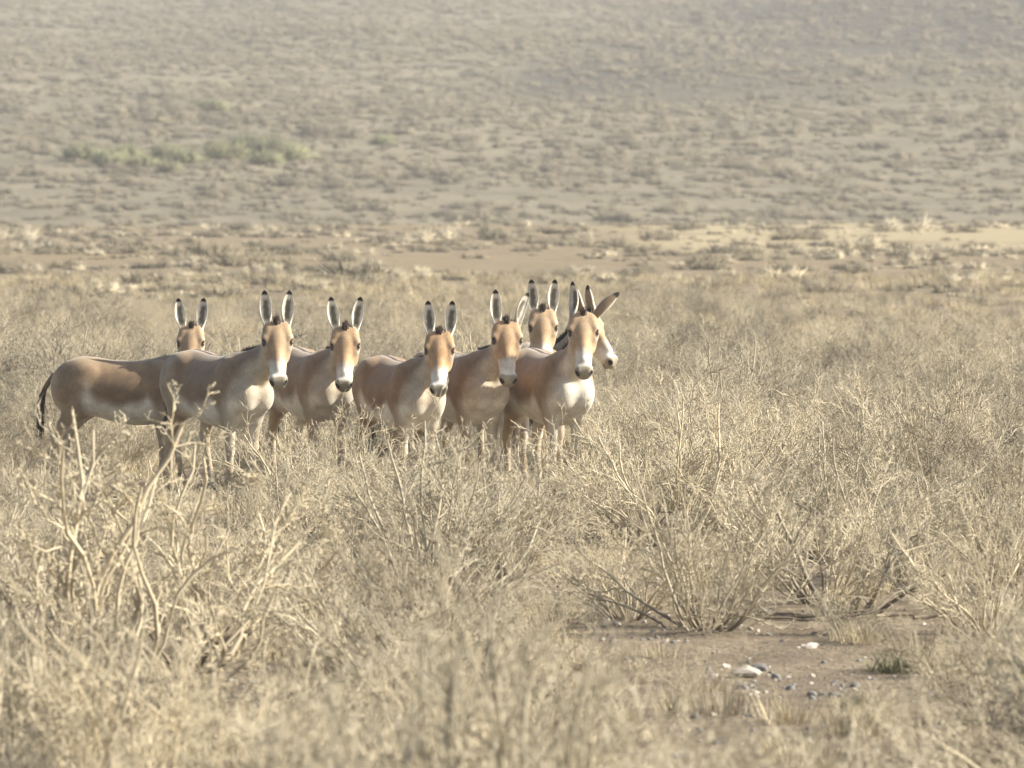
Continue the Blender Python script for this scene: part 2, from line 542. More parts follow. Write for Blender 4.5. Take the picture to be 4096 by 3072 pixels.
    cn = lerp(np.repeat((WHITE * .5 * chest + CREAM * (.75 - .25 * chest) + tan * (.25 - .25 * chest))[None], len(V), 0), (tan * .85 + CREAM * .15) * np.ones((len(V), 1)),
              sstep(-.60, .38, dn))
    # head
    h = (V - PO) @ HM
    hxx, hyy, hzz = h.T
    hn = nz * 1.2
    face = np.array((.50, .345, .205)) * tone * np.array((1 + red * .06, 1 - red * .06, 1 - red * .2))
    chd = np.repeat(face[None], len(V), 0)
    chd = lerp(chd, tan * .45 + CREAM * .55, sstep(-.115, -.19, hzz + hn))            # pale jowls
    chd = lerp(chd, CREAM * .5 + face * .5, sstep(.06, .12, np.abs(hyy)) * sstep(.20, .32, hxx) * .7)
    chd = lerp(chd, WHITE, sstep(.305, .43, hxx + hn * 1.8 + .16 * np.maximum(0, np.abs(hyy) - .03)))
    ev = np.stack([hxx - .219, np.abs(hyy) - .108, hzz + .072], 1)
    chd = lerp(chd, WHITE * .9, sstep(.050, .020, np.linalg.norm(ev * np.array((.9, 1, 1.1)), axis=1)) * .55)
    ev = np.stack([hxx - .137, np.abs(hyy) - .115, hzz + .03], 1)
    chd = lerp(chd, WHITE * .85, sstep(.04, .015, np.linalg.norm(ev, axis=1)) * .35)
    ev = np.stack([(hxx - .179) * .62, np.abs(hyy) - .112, hzz + .044], 1)
    chd = lerp(chd, np.array((.03, .02, .015)), sstep(.028, .019, np.linalg.norm(ev, axis=1)))   # dark lids
    muz = sstep(.487, .515, hxx + hn * .6 - .04 * np.maximum(0, hzz + .03) / .05)
    chd = lerp(chd, GREY, muz * .92)
    chd = lerp(chd, GREY * .45, sstep(.008, .0, np.abs(hzz + .132 + .02 * (np.abs(hyy) / .05))) * sstep(.47, .50, hxx) * .8)   # mouth
    nv = np.stack([(hxx - .555) * .75, (np.abs(hyy) - .060) * 1.0, (hzz + .062) * 1.1], 1)
    chd = lerp(chd, np.array((.022, .017, .014)), sstep(.031, .022, np.linalg.norm(nv, axis=1)))
    # legs
    inner = sstep(.14, .09, np.abs(y))
    legc = tan * .48 + CREAM * .52
    cf = lerp(np.repeat(legc[None], len(V), 0), tan * np.ones((len(V), 1)), sstep(.62, .86, zz))
    cf = lerp(cf, WHITE * .95, np.maximum(inner * .85, sstep(.40, .47, x - feet[0][0] * .5 + nz) * .5) * sstep(.9, .75, zz) * sstep(.18, .34, zz))
    ch_ = lerp(np.repeat(legc[None], len(V), 0), tan * np.ones((len(V), 1)), sstep(.45, .78, zz))
    ch_ = lerp(ch_, WHITE * .9, sstep(-.36, -.27, x + nz + .12 * (z - .75)) * sstep(.55, .7, zz))
    ch_ = lerp(ch_, WHITE * .9, inner * .8 * sstep(.95, .8, zz))
    ch_ = lerp(ch_, CREAM, sstep(-.56, -.66, x) * .7)
    ch_ = lerp(ch_, CREAM * .6 + tan * .3, sstep(.55, .75, zz) * rump)
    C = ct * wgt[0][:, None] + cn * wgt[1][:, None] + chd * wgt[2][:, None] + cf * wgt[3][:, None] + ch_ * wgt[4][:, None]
    C *= (1 + .05 * vnoise(V * 5, seed + 7))[:, None]
    # ---- ears, part of the same body mesh
    FL = [F]; off = len(V); VL = [V]; CL = [C]
    for s, (tilt, turn) in zip((1, -1), ears):
        up = unit(np.array((0, 0, 1.0)) * .97 - fh * lean)
        axis = unit(up * math.cos(R(tilt)) + s * hy * math.sin(R(tilt)))
        op = fh * math.cos(R(turn)) + s * hy * math.sin(R(turn))
        ev_, ef_, ec_ = make_ear(H(.035, s * .080, -.050), axis, op, .305, .094)
        VL.append(ev_); FL.append(ef_ + off); CL.append(ec_ * np.array(1.0)); off += len(ev_)
    V2 = np.concatenate(VL); F2 = np.concatenate(FL); C2 = np.clip(np.concatenate(CL), .004, .85)
    root = link('onager', None); root.empty_display_size = .2
    root.location = (center[0], center[1], gz); root.rotation_euler = (0, 0, -th); root.scale = (scale,) * 3
    tag(root, label, 'wild ass', 'herd of wild asses')
    me = mesh_from('onager_body', V2, F2); set_color(me, 'coat', C2)
    link('body', me, root, M_COAT)
    # ---- parts
    for s in (1, -1):
        e = link('eye', EYE_ME, root); e.location = H(.179, s * .108, -.054)
    for i, (s, xx, yy) in enumerate(((1, .40, .125), (-1, .40, .125), (1, -.525, .13), (-1, -.525, .13))):
        dx, dy = feet[i]
        o = link('hoof', HOOF_ME, root); o.location = (xx + dx * .97, s * yy + dy * .97, 0)
    rt, tp = [], []
    crest = []
    for i in range(240):
        t = .16 + .84 * i / 239
        k = min(9, int(t * 10)); ax = unit(pts[k + 1] - pts[k]); sd = unit((1 - t) * Y + t * hy)
        w = np.cross(ax, sd); w = w if (-fh @ w + w[2] * .5 - w[0] * .3) > 0 else -w
        crest.append((Bz(t) + w * (np.interp(t, ts, nb) - .014), w, ax, sd))
    p_end, w_end = crest[-1][0], crest[-1][1]
    fl = H(.035, 0, .0)
    for i in range(40):
        t = (i + 1) / 40
        crest.append((p_end * (1 - t) + fl * t, unit(w_end * (1 - t) + (hz - hx * .9) * t), hx, hy))
    for j, (c, w, ax, sd) in enumerate(crest):
        ln = .08 if j > 30 else .02 + .06 * j / 30
        if j > 262: ln *= .75
        for _ in range(12):
            r0 = c + sd * rng.normal(0, .011) + ax * rng.normal(0, .008)
            rt.append(r0); tp.append(r0 + (w + ax * rng.normal(-.1, .2) + sd * rng.normal(0, .16)) * ln * rng.uniform(.75, 1.15))
    v, f = spikes(rt, tp, .006)
    link('mane', mesh_from('mane', v, f), root, M_HAIR)
    # tail: slim dock and a dark tuft
    n = 26; V3 = []; F3 = []; cen = []
    for i in range(n):
        t = i / (n - 1)
        c = np.array((-.655 - .11 * math.sin(min(t * 1.6, 1) * 1.57) - tail_swing * .22 * math.sin(t * 2.6), .04 * math.sin(t * 3 + seed), 1.05 - .46 * t ** 1.15))
        cen.append(c); r = np.interp(t, [0, .2, .6, 1], [.042, .030, .022, .016])
        for k in range(8):
            a = 2 * math.pi * k / 8; V3.append(c + np.array((math.cos(a) * r, math.sin(a) * r, 0)))
    for i in range(n - 1):
        for k in range(8):
            F3.append((i * 8 + k, i * 8 + (k + 1) % 8, (i + 1) * 8 + (k + 1) % 8, (i + 1) * 8 + k))
    nq = len(V3)
    rt, tp = [], []
    for _ in range(420):
        t = rng.uniform(.45, 1.0); c = cen[int(t * (n - 1))]
        r0 = c + rng.normal(0, .008, 3)
        rt.append(r0); tp.append(r0 + np.array((rng.normal(-.02, .02), rng.normal(0, .022), -rng.uniform(.10, .24))))
    v, f = spikes(rt, tp, .005)
    tri = np.array([(a, b, c) for a, b, c, d in F3] + [(a, c, d) for a, b, c, d in F3])
    me = mesh_from('tail', np.concatenate([np.array(V3), v]), np.concatenate([tri, f + nq]))
    tcol = np.concatenate([lerp(np.repeat((tan * .9)[None], nq, 0), DARK * 1.6, sstep(.30, .5, np.repeat(np.linspace(0, 1, n), 8))), np.repeat((DARK * 1.6)[None], len(v), 0)])
    set_color(me, 'coat', tcol)
    link('tail', me, root, M_COAT)
    return root

# ------------------------------------------------------------------ terrain
def tz(x, y):
    """height of the ground; the steppe is nearly flat to a low crest, then a long slope climbs"""
    x = np.asarray(x, float); y = np.asarray(y, float)
    P = np.stack([x, y, np.zeros_like(x)], -1).reshape(-1, 3)
    calm = np.clip(np.hypot(P[:, 0] + 1.2, (P[:, 1] - 60.5)) / 6 - .6, 0.05, 1)
    n = vnoise(P / 7.3, 21) * .055 + vnoise(P / 2.1, 22) * .02
    n = n * calm + vnoise(P / 31, 23) * .10 * np.clip((P[:, 1] - 70) / 60, 0, 1)
    yy = P[:, 1] + vnoise(np.stack([P[:, 0] / 18, P[:, 0] * 0, P[:, 0] * 0], 1), 24) * 12 - .25 * P[:, 0]
    crest = np.interp(yy, [0, 200, 255, 272, 300, 345, 400, 520, 900, 2600], [-.10, -.10, -.06, -.10, -1.0, -2.3, .6, 5.4, 24, 110])
    far = np.clip((P[:, 1] - 330) / 200, 0, 1)
    big = (vnoise(P / np.array((60, 95, 1)) + P[:, :1] * .004, 25) * 2.0 + vnoise(P / np.array((22, 40, 1)), 26) * .6) * far
    ridge = 5.0 * np.exp(-((P[:, 0] - 62 - .02 * P[:, 1]) / 34) ** 2) * np.clip((P[:, 1] - 480) / 200, 0, 1)
    return (crest + n + big + ridge).reshape(x.shape)

def tz1(x, y): return float(tz(np.array([x]), np.array([y]))[0])

def hit(u, v):
    """where the ray through a photo pixel meets the terrain"""
    d = np.linspace(15, 1500, 30000)
    x = (u - 2048) / F_PX * d; z = CAM_H - (v - HORIZON) / F_PX * d
    below = z < tz(x, d)
    i = int(np.argmax(below)) if below.any() else len(d) - 1
    return x[i], d[i], float(tz(x[i:i + 1], d[i:i + 1])[0])

def ground_material():
    N = Nodes('steppe_soil')
    tc = N.n('ShaderNodeTexCoord'); O = tc.outputs['Object']
    def noise(scale, detail=6.0, rough=.55, vec=None):
        n = N.n('ShaderNodeTexNoise', Scale=scale, Detail=detail, Roughness=rough)
        N.l(vec or O, n.inputs['Vector']); return n.outputs[0]
    fine, mid, big = noise(9, 8, .65), noise(.9), noise(.06, 5)
    c = N.ramp(mid, [(.30, (.20, .165, .12)), (.55, (.305, .25, .18)), (.75, (.39, .325, .235))])
    c = N.mix(1.0, c, N.ramp(fine, [(.3, (.70, .70, .72)), (.65, (1.18, 1.16, 1.12))]), 'MULTIPLY')
    # pebbly lag on the bare spots
    vo = N.n('ShaderNodeTexVoronoi', Scale=22.0); N.l(O, vo.inputs['Vector'])
    peb = N.ramp(vo.outputs['Distance'], [(.18, (1, 1, 1)), (.34, (0, 0, 0))])
    pebc = N.mix(1.0, N.ramp(vo.outputs['Color'], [(.2, (.14, .135, .13)), (.8, (.42, .38, .32))]), (1, 1, 1), 'MULTIPLY')
    lag = N.ramp(noise(.55, 4), [(.46, (0, 0, 0)), (.60, (1, 1, 1))])
    m = N.n('ShaderNodeMath', operation='MULTIPLY'); N.l(peb, m.inputs[0]); N.l(lag, m.inputs[1])
    c = N.mix(m.outputs[0], c, pebc)
    sp = N.n('ShaderNodeSeparateXYZ'); N.l(O, sp.inputs[0])
    def band(sock, a, b):
        r = N.n('ShaderNodeMapRange'); r.inputs[1].default_value = a; r.inputs[2].default_value = b
        N.l(sock, r.inputs[0]); return r.outputs[0]
    def mul(*ss):
        o = ss[0]
        for q in ss[1:]:
            k = N.n('ShaderNodeMath', operation='MULTIPLY'); N.l(o, k.inputs[0]); N.l(q, k.inputs[1]); o = k.outputs[0]
        return o
    # reddish loam on the far plain
    patch = N.ramp(noise(.035, 4), [(.38, (.15, .15, .15)), (.6, (1, 1, 1))])
    c = N.mix(mul(band(sp.outputs[1], 130, 190), band(sp.outputs[1], 330, 280), patch), c, (.285, .230, .148))
    # pale blown sand below the crest on one side
    wob = noise(.11, 4)
    sandm = mul(band(sp.outputs[1], 196, 214), band(sp.outputs[1], 300, 280), band(sp.outputs[0], 2.5, 6.0), N.ramp(wob, [(.30, (0, 0, 0)), (.42, (1, 1, 1))]))
    c = N.mix(sandm, c, (.43, .36, .23))
    # stony hillside: grey-tan, turning darker far up towards +X
    farm = band(sp.outputs[1], 300, 360)
    hillc = N.ramp(noise(.09, 7, .6), [(.32, (.175, .157, .112)), (.50, (.235, .208, .148)), (.70, (.295, .26, .182))])
    sk = N.n('ShaderNodeMath', operation='MULTIPLY_ADD'); N.l(sp.outputs[1], sk.inputs[0]); sk.inputs[1].default_value = -.10; N.l(sp.outputs[0], sk.inputs[2])
    wv = N.n('ShaderNodeMath', operation='MULTIPLY_ADD'); N.l(noise(.03, 5), wv.inputs[0]); wv.inputs[1].default_value = 40.0; N.l(sk.outputs[0], wv.inputs[2])
    wy = N.n('ShaderNodeMath', operation='MULTIPLY_ADD'); N.l(noise(.02, 5), wy.inputs[0]); wy.inputs[1].default_value = 160.0; N.l(sp.outputs[1], wy.inputs[2])
    dark = mul(band(wv.outputs[0], -48, -34), band(wy.outputs[0], 600, 670))
    hillc = N.mix(dark, hillc, N.ramp(noise(.2, 5), [(.3, (.065, .063, .055)), (.7, (.125, .116, .092))]))
    c = N.mix(farm, c, hillc)
    N.l(c, N.b.inputs['Base Color'])
    N.b.inputs['Roughness'].default_value = .95
    N.b.inputs['Specular IOR Level'].default_value = .1
    bp = N.n('ShaderNodeBump', Strength=1.0, Distance=.08)
    ad = N.n('ShaderNodeMath', operation='ADD'); N.l(fine, ad.inputs[0]); N.l(m.outputs[0], ad.inputs[1])
    N.l(ad.outputs[0], bp.inputs['Height']); N.l(bp.outputs[0], N.b.inputs['Normal'])
    return N.m

def build_ground():
    ys = np.concatenate([np.linspace(-30, 20, 26)[:-1], np.linspace(20, 80, 301)[:-1], np.geomspace(80, 2600, 420)])
    ss = np.linspace(-1, 1, 261)
    S, Yg = np.meshgrid(ss, ys)
    half = 9 + .16 * np.abs(Yg) + .12 * np.clip(Yg - 300, 0, None)
    X = S * half
    Z = tz(X, Yg)
    V = np.stack([X, Yg, Z], -1).reshape(-1, 3)
    n, m = len(ys), len(ss)
    i, j = np.meshgrid(np.arange(n - 1), np.arange(m - 1), indexing='ij')
    a = (i * m + j).ravel()
    F = np.stack([a, a + 1, a + m + 1, a + m], 1)
    o = link('ground', mesh_from('ground', V, F), None, ground_material())
    tag(o, kind='structure')
build_ground()

# ------------------------------------------------------------------ shrubs
def twig_material(name, lo, hi, dark):
    N = Nodes(name)
    oi = N.n('ShaderNodeObjectInfo'); tc = N.n('ShaderNodeTexCoord')
    n1 = N.n('ShaderNodeTexNoise', Scale=5.0, Detail=3.0); N.l(tc.outputs['Object'], n1.inputs['Vector'])
    base = N.mix(n1.outputs[0], lo, hi)
    c = N.mix(1.0, base, N.ramp(oi.outputs['Random'], [(0, (.58, .59, .61)), (.3, (.90, .90, .90)), (1, (1.14, 1.11, 1.06))]), 'MULTIPLY')
    at = N.n('ShaderNodeAttribute', attribute_name='bark')
    c = N.mix(at.outputs['Fac'], c, dark)
    N.l(c, N.b.inputs['Base Color'])
    N.b.inputs['Roughness'].default_value = .8
    N.b.inputs['Specular IOR Level'].default_value = .2
    return N.m

M_PALE = twig_material('pale_twigs', (.45, .395, .285), (.65, .58, .435), (.17, .14, .10))
M_GREY = twig_material('grey_twigs', (.27, .24, .185), (.43, .38, .285), (.12, .10, .08))
M_BROWN = twig_material('brown_shrub', (.20, .178, .128), (.29, .255, .185), (.12, .10, .08))
M_GREEN = twig_material('green_shrub', (.185, .19, .105), (.27, .27, .155), (.08, .08, .05))
M_STRAW = twig_material('straw', (.44, .38, .25), (.60, .52, .36), (.32, .26, .17))

def perp(d, rng):
    r = rng.normal(size=3); r -= d * r.dot(d); return r / (np.linalg.norm(r) + 1e-9)

def grow(seed, stems, height, spread, r0=.0075, kids=(5, 4, 2), up=.10, wig=.15, ratio=.55, lean=(0, 0), start=.12, taper=.62, rmin=.0027):
    """a many-stemmed bare shrub as a list of polylines (points, radii, level)"""
    rng = np.random.default_rng(seed); out = []
    def branch(p, d, L, r, lev):
        ns = (9, 5, 4, 3)[lev]; pts = [p]; rad = [r]
        for i in range(ns):
            d = unit(d + perp(d, rng) * wig * (1 + .5 * lev) + np.array((0, 0, up)))
            p = p + d * L / ns; pts.append(p); rad.append(r * (1 - taper * (i + 1) / ns))
        out.append((np.array(pts), np.array(rad), lev))
        if lev < 3:
            for _ in range(max(1, int(rng.poisson(kids[lev])))):
                t = rng.uniform(.22 if lev == 0 else .12, 1.0) ** .8
                k = min(ns - 1, int(t * ns)); q = pts[k] + (pts[k + 1] - pts[k]) * (t * ns - k)
                dd = unit(pts[k + 1] - pts[k]); ang = rng.uniform(.3, .95)
                nd = unit(dd * math.cos(ang) + perp(dd, rng) * math.sin(ang))
                branch(q, nd, L * ratio * rng.uniform(.55, 1.15) * (1.15 - .5 * t), max(r * (1 - .6 * t) * .64, rmin), lev + 1)
    for _ in range(stems):
        az = rng.uniform(0, 2 * math.pi); tl = spread * rng.uniform(.05, 1) ** .75
        d = unit((math.sin(tl) * math.cos(az) + lean[0], math.sin(tl) * math.sin(az) + lean[1], math.cos(tl)))
        p = np.array((math.cos(az) * start * rng.uniform(0, 1), math.sin(az) * start * rng.uniform(0, 1), -.04))
        branch(p, d, height * rng.uniform(.65, 1.12), r0 * rng.uniform(.6, 1.25), 0)
    return out

def tubes(name, polys, mat, sides=(4, 3, 3, 3), bark_z=.22):
    V, F, B = [], [], []; off = 0
    for pts, rad, lev in polys:
        n = sides[lev]; m = len(pts)
        t = np.gradient(pts, axis=0); t /= np.linalg.norm(t, axis=1, keepdims=True) + 1e-9
        s = np.cross(t, np.array((.36, .48, .8))); s /= np.linalg.norm(s, axis=1, keepdims=True) + 1e-9
        w = np.cross(t, s)
        a = np.arange(n) * 2 * math.pi / n
        ring = pts[:, None] + rad[:, None, None] * (np.cos(a)[None, :, None] * s[:, None] + np.sin(a)[None, :, None] * w[:, None])
        V.append(ring.reshape(-1, 3))
        bz = np.clip((rad - .004) / .006, 0, 1) * np.clip((bark_z - pts[:, 2]) / bark_z + .15, 0, 1) * .95
        B.append(np.repeat(bz, n))
        i, j = np.meshgrid(np.arange(m - 1), np.arange(n), indexing='ij'); i = i.ravel(); j = j.ravel(); k = (j + 1) % n
        F.append(np.stack([i * n + j, i * n + k, (i + 1) * n + k, (i + 1) * n + j], 1) + off); off += m * n
    me = mesh_from(name, np.concatenate(V), np.concatenate(F))
    at = me.attributes.new('bark', 'FLOAT', 'POINT'); at.data.foreach_set('value', np.concatenate(B).astype(np.float32))
    me.materials.append(mat)
    return me

def blades(name, seed, n, rad, h, mat, droop=.5, wid=.004):
    """tuft of bent dry grass blades"""
    rng = np.random.default_rng(seed); V, F = [], []
    for q in range(n):
        az = rng.uniform(0, 6.28); r = rad * rng.uniform(0, 1) ** .6
        p = np.array((math.cos(az) * r, math.sin(az) * r, -.01)); a2 = az + rng.normal(0, .8)
        L = h * rng.uniform(.5, 1.15); tl = rng.uniform(.05, droop); s = np.array((-math.sin(a2), math.cos(a2), 0)) * wid * rng.uniform(.6, 1.4)
        b = len(V); m = 4
        for i in range(m):
            V += [p - s * (1 - i / m), p + s * (1 - i / m)]
            tl += rng.uniform(.05, .35) * droop
            p = p + np.array((math.cos(a2) * math.sin(tl), math.sin(a2) * math.sin(tl), math.cos(tl))) * L / m
        V.append(p)
        for i in range(m - 1):
            F += [(b + 2 * i, b + 2 * i + 1, b + 2 * i + 3), (b + 2 * i, b + 2 * i + 3, b + 2 * i + 2)]
        F.append((b + 2 * m - 2, b + 2 * m - 1, b + 2 * m))
    me = mesh_from(name, V, F, False); me.materials.append(mat); return me

def far_shrub(name, seed, n, mat, w=1.0, h=.6, blade=.10, lobes=4):
    """low ragged shrub of several clumps of short twig blades, for shrubs a few pixels across"""
    rng = np.random.default_rng(seed); rt, tp, rd = [], [], []
    L = [(rng.uniform(-.5, .5) * w, rng.uniform(-.35, .35) * w, rng.uniform(.3, .55) * w, h * rng.uniform(.45, 1.0)) for _ in range(lobes)]
    for _ in range(n):
        cx, cy, lw, lh = L[rng.integers(lobes)]
        az = rng.uniform(0, 6.28); tl = rng.uniform(0, 1.45); r = rng.uniform(.05, 1) ** .5
        d = np.array((math.sin(tl) * math.cos(az), math.sin(tl) * math.sin(az), math.cos(tl)))
        p = d * r * np.array((lw, lw, lh)) * rng.uniform(.55, 1.1)
        c = np.array((cx, cy, 0))
        rt.append(c + p * .5); tp.append(c + p + d * blade + rng.normal(0, blade * .6, 3)); rd.append(blade * .13 * rng.uniform(.5, 1.5))
    rt = np.array(rt); tp = np.array(tp); rt[:, 2] = np.maximum(rt[:, 2], -.03); tp[:, 2] = np.maximum(tp[:, 2], .0)
    v, f = spikes(rt, tp, np.array(rd))
    me = mesh_from(name, v, f, False); me.materials.append(mat); return me

ME = {}
for i in range(5):
    ME['pale%d' % i] = tubes('pale_shrub', grow(100 + i, 24 + 2 * i, .92, 1.25 + .06 * i, r0=.011, kids=(6, 5, 2), ratio=.5, wig=.17, up=.035 + .012 * i), M_PALE)
for i in range(3):
    ME['grey%d' % i] = tubes('grey_shrub', grow(120 + i, 26, .80, 1.2, r0=.007, kids=(5, 4, 3), up=.05), M_GREY)
for i in range(2):
    ME['thorn%d' % i] = tubes('thick_shrub', grow(140 + i, 17, 1.3, 1.0, r0=.0145, kids=(6, 6, 4), up=.09, wig=.36, ratio=.36, taper=.5, rmin=.0036), M_PALE, bark_z=.55)
ME['dead0'] = tubes('dead_shrub', grow(150, 13, .80, 1.45, r0=.016, kids=(6, 5, 2), up=.03, wig=.2), M_GREY, bark_z=.4)
for i in range(3):
    ME['low%d' % i] = tubes('low_shrub', grow(160 + i, 22, .50, 1.3, r0=.006, kids=(4, 3, 2), up=.04, start=.2), M_PALE)
for i in range(3):
    ME['tuft%d' % i] = blades('grass_tuft', 170 + i, 90, .17, .24, M_STRAW)
ME['green_tuft'] = blades('green_tuft', 178, 240, .13, .17, M_GREEN, .9)
for i in range(3):
    ME['far%d' % i] = far_shrub('far_shrub', 180 + i, 300, M_BROWN, 1.3 + .25 * i, .42 + .06 * i, .10, 3 + i)
ME['fargreen'] = far_shrub('far_green_shrub', 186, 480, M_GREEN, 1.4, .8, .14, 5)
ME['farpale'] = far_shrub('far_pale_shrub', 187, 260, M_PALE, 1.1, .55)

rnd = np.random.default_rng(5)
HERD = [(s['center'], s['theta'], s['scale']) for s in ()]
N_IND = [0]
def plant(key, x, y, s=1.0, rz=None, name='bare_shrub', label=None, group=None, cat='shrub', sz=None, tilt=0.0):
    o = link(name, ME[key])
    o.location = (x, y, tz1(x, y) - .01)
    o.rotation_euler = (tilt, 0, rnd.uniform(0, 6.28) if rz is None else rz)
    o.scale = (s, s, sz if sz else s)
    tag(o, label, cat, group); N_IND[0] += 1
    return o

def plant_px(key, u, v, s=1.0, **k):
    x, y, z = hit(u, v); return plant(key, x, y, s, **k)

def at_ground(u, d):
    return ((u - 2048) / F_PX * d, d)

# ear tuple order: animal's left ear (on the viewer's right when it faces the camera), then its right ear
ONAGERS = [
    dict(label='side-on wild ass with dark tail, its face half hidden behind another rump',
         center=(-3.55, 61.4), theta=10, scale=.99, poll=px(764, 1298, 61.25), face_az=-4, face_pitch=60,
         ears=((6, 0), (9, -12)), tone=.92, feet=((.16, 0), (.02, 0), (-.02, 0), (-.10, 0)), tail_swing=.15, seed=1),
    dict(label='grey-tan wild ass whose rump hides the face of the side-on one',
         center=at_ground(872, 59.7), theta=57, scale=1.075, poll=px(1108, 1282, 59.0), face_az=5, face_pitch=60,
         ears=((5, 5), (4, 5)), tone=.90, feet=((-.02, 0), (.05, 0), (.22, .02), (-.03, 0)), rump=.75, seed=2),
    dict(label='wild ass with raised brown forelock, its muzzle just above a twiggy shrub',
         center=at_ground(1240, 61.2), theta=67, scale=1.06, poll=px(1381, 1302, 60.5), face_az=-2, face_pitch=61,
         ears=((9, 8), (9, -8)), tone=.97, red=.3, seed=3),
    dict(label='reddish-brown wild ass with low head and dark dorsal stripe, legs behind twigs',
         center=at_ground(1603, 59.4), theta=68, scale=1.04, poll=px(1758, 1320, 58.75), face_az=-2, face_pitch=60,
         ears=((5, -4), (4, 4)), tone=.92, red=.9, seed=4),
    dict(label='brown wild ass with splayed ears, one turned sideways, dark mane on its neck',
         center=at_ground(1838, 60.4), theta=64, scale=1.07, poll=px(2028, 1278, 59.7), face_az=4, face_pitch=60,
         ears=((21, 40), (2, -2)), tone=.92, red=.5, roll=-3, seed=5),
    dict(label='wild ass showing only its white-nosed head over the back of the white-chested one',
         center=at_ground(2140, 62.6), theta=86, scale=1.06, poll=px(2172, 1231, 61.8), face_az=1, face_pitch=60,
         ears=((5, 5), (4, 4)), tone=1.03, chest=.8, seed=6),
    dict(label='pale wild ass with bright white chest, one ear laid out sideways',
         center=at_ground(2190, 60.2), theta=68, scale=1.075, poll=px(2333, 1245, 59.4), face_az=1, face_pitch=60,
         ears=((46, 135), (2, 45)), tone=1.0, red=.1, chest=1.0, feet=((-.04, -.03), (.03, .02), (.03, 0), (-.02, 0)), seed=7),
    dict(label='wild ass with head turned in profile behind the white-chested one',
         center=at_ground(2105, 63.5), theta=55, scale=1.0, poll=px(2362, 1240, 62.4), face_az=55, face_pitch=55,
         ears=((6, 80), (4, -80)), tone=1.0, lean=.30, seed=8),
]
for spec in ONAGERS:
    spec['gz'] = tz1(*spec['center'])
    make_onager(**spec)

# shrubs that can be told apart, placed where their bases stand in the photograph
FEATURE = [
    ('thorn0', 200, 2820, 1.27, 'tall thick-stemmed bare shrub with zigzag branches before the side-on wild ass'),
    ('thorn1', 800, 2660, 1.05, 'open bare shrub with thick pale upright stems below the grey-tan wild ass'),
    ('thorn1', 430, 2880, 1.35, 'thick-stemmed bare shrub leaning against the tall one with zigzag branches'),
    ('thorn0', 470, 2250, .62, 'thorny twisted shrub in front of the legs of the side-on wild ass'),
    ('thorn1', 660, 2190, .55, 'thorny shrub before the hind legs of the grey-tan wild ass'),
    ('pale1', 60, 2480, 1.0, 'pale twiggy shrub behind the tall thick-stemmed shrub'),
    ('grey1', 110, 2990, .95, 'dense dark-based shrub at the foot of the tall thick-stemmed shrub'),
    ('pale0', 1290, 2090, 1.05, 'upright twiggy shrub reaching up to the muzzle of the wild ass with raised forelock'),
    ('pale4', 1400, 2110, .85, 'thick twiggy shrub standing between the forelock wild ass and the reddish-brown one'),
    ('pale1', 1190, 2130, .80, 'twiggy shrub under the chin of the grey-tan wild ass'),
    ('pale0', 1560, 2150, .85, 'tangled pale shrub before the hind legs of the reddish-brown wild ass'),
    ('pale3', 1900, 2150, .80, 'twiggy shrub hiding the lower legs of the brown wild ass with splayed ears'),
    ('pale2', 1720, 2160, .90, 'twiggy shrub in front of the legs of the reddish-brown wild ass'),
    ('pale3', 1120, 2180, .70, 'low twiggy shrub before the forelegs of the grey-tan wild ass'),
    ('pale4', 1700, 2440, 1.3, 'wide fan-shaped pale shrub in front of the middle of the herd'),
    ('pale1', 2010, 2330, .95, 'fan-shaped pale shrub below the brown wild ass with splayed ears'),
    ('pale2', 2700, 2190, 1.45, 'large round many-stemmed shrub beside the white-chested wild ass'),
    ('dead0', 3390, 2465, 1.15, 'low dead shrub with dark spreading branches and fallen sticks at its foot'),
    ('pale3', 2830, 2520, 1.15, 'pale vase-shaped shrub next to the low dead shrub'),
    ('grey0', 3620, 1850, 1.25, 'broad grey shrub behind the dark dense shrub on the open side'),
    ('grey2', 4010, 2160, 1.15, 'dark dense grey shrub near the low dead shrub'),
    ('pale0', 3960, 2560, .95, 'pale leaning shrub beside the small green tussock'),
    ('grey1', 3950, 2900, .80, 'grey low shrub beyond the small green tussock'),
    ('low1', 2300, 2330, .80, 'small shrub under the forelegs of the white-chested wild ass'),
    ('thorn1', 2440, 2060, .55, 'small thick-branched shrub standing just beside the hooves of the white-chested wild ass'),
]
placed = []
for i, (k, u, v, s, lab) in enumerate(FEATURE):
    x, y, z = hit(u, v)
    plant(k, x, y, s, rz=i * 1.3, label=lab, name='bare_shrub'); placed.append((x, y))
plant_px('green_tuft', 3610, 2690, 1.5, name='grass_tussock', label='small dark green tussock on bare pebbly ground', cat='grass')
plant_px('green_tuft', 3420, 2830, .8, name='grass_tussock', label='tiny olive tussock near the small dark green tussock', cat='grass')

FEAT = [p for p in placed]
# out-of-focus shrubs close to the camera
NEAR = [('pale2', 1680, 4050, 1.45), ('pale4', 2050, 4150, 1.5), ('pale0', 2380, 4100, 1.35), ('pale3', 1250, 3900, 1.1), ('pale4', 1900, 3800, 1.2),
        ('pale1', 2850, 3900, .75), ('grey2', 3350, 3900, .65), ('pale2', 3850, 3700, 1.0), ('pale3', 700, 3600, .85), ('grey0', 250, 3500, .9),
        ('low0', 1850, 3250, 1.1), ('low2', 2250, 3150, 1.2), ('pale1', 1560, 3120, .72)]
for k, u, v, s in NEAR:
    x, y, z = hit(u, v)
    plant(k, x, y, s, label='blurred pale shrub close in the foreground', group='blurred foreground shrubs'); placed.append((x, y))

BODIES = []
for s in ONAGERS:
    th = R(s['theta'])
    for t in (-.55, -.2, .2, .5): BODIES.append((s['center'][0] + math.cos(th) * t, s['center'][1] - math.sin(th) * t))
BODIES = np.array(BODIES)

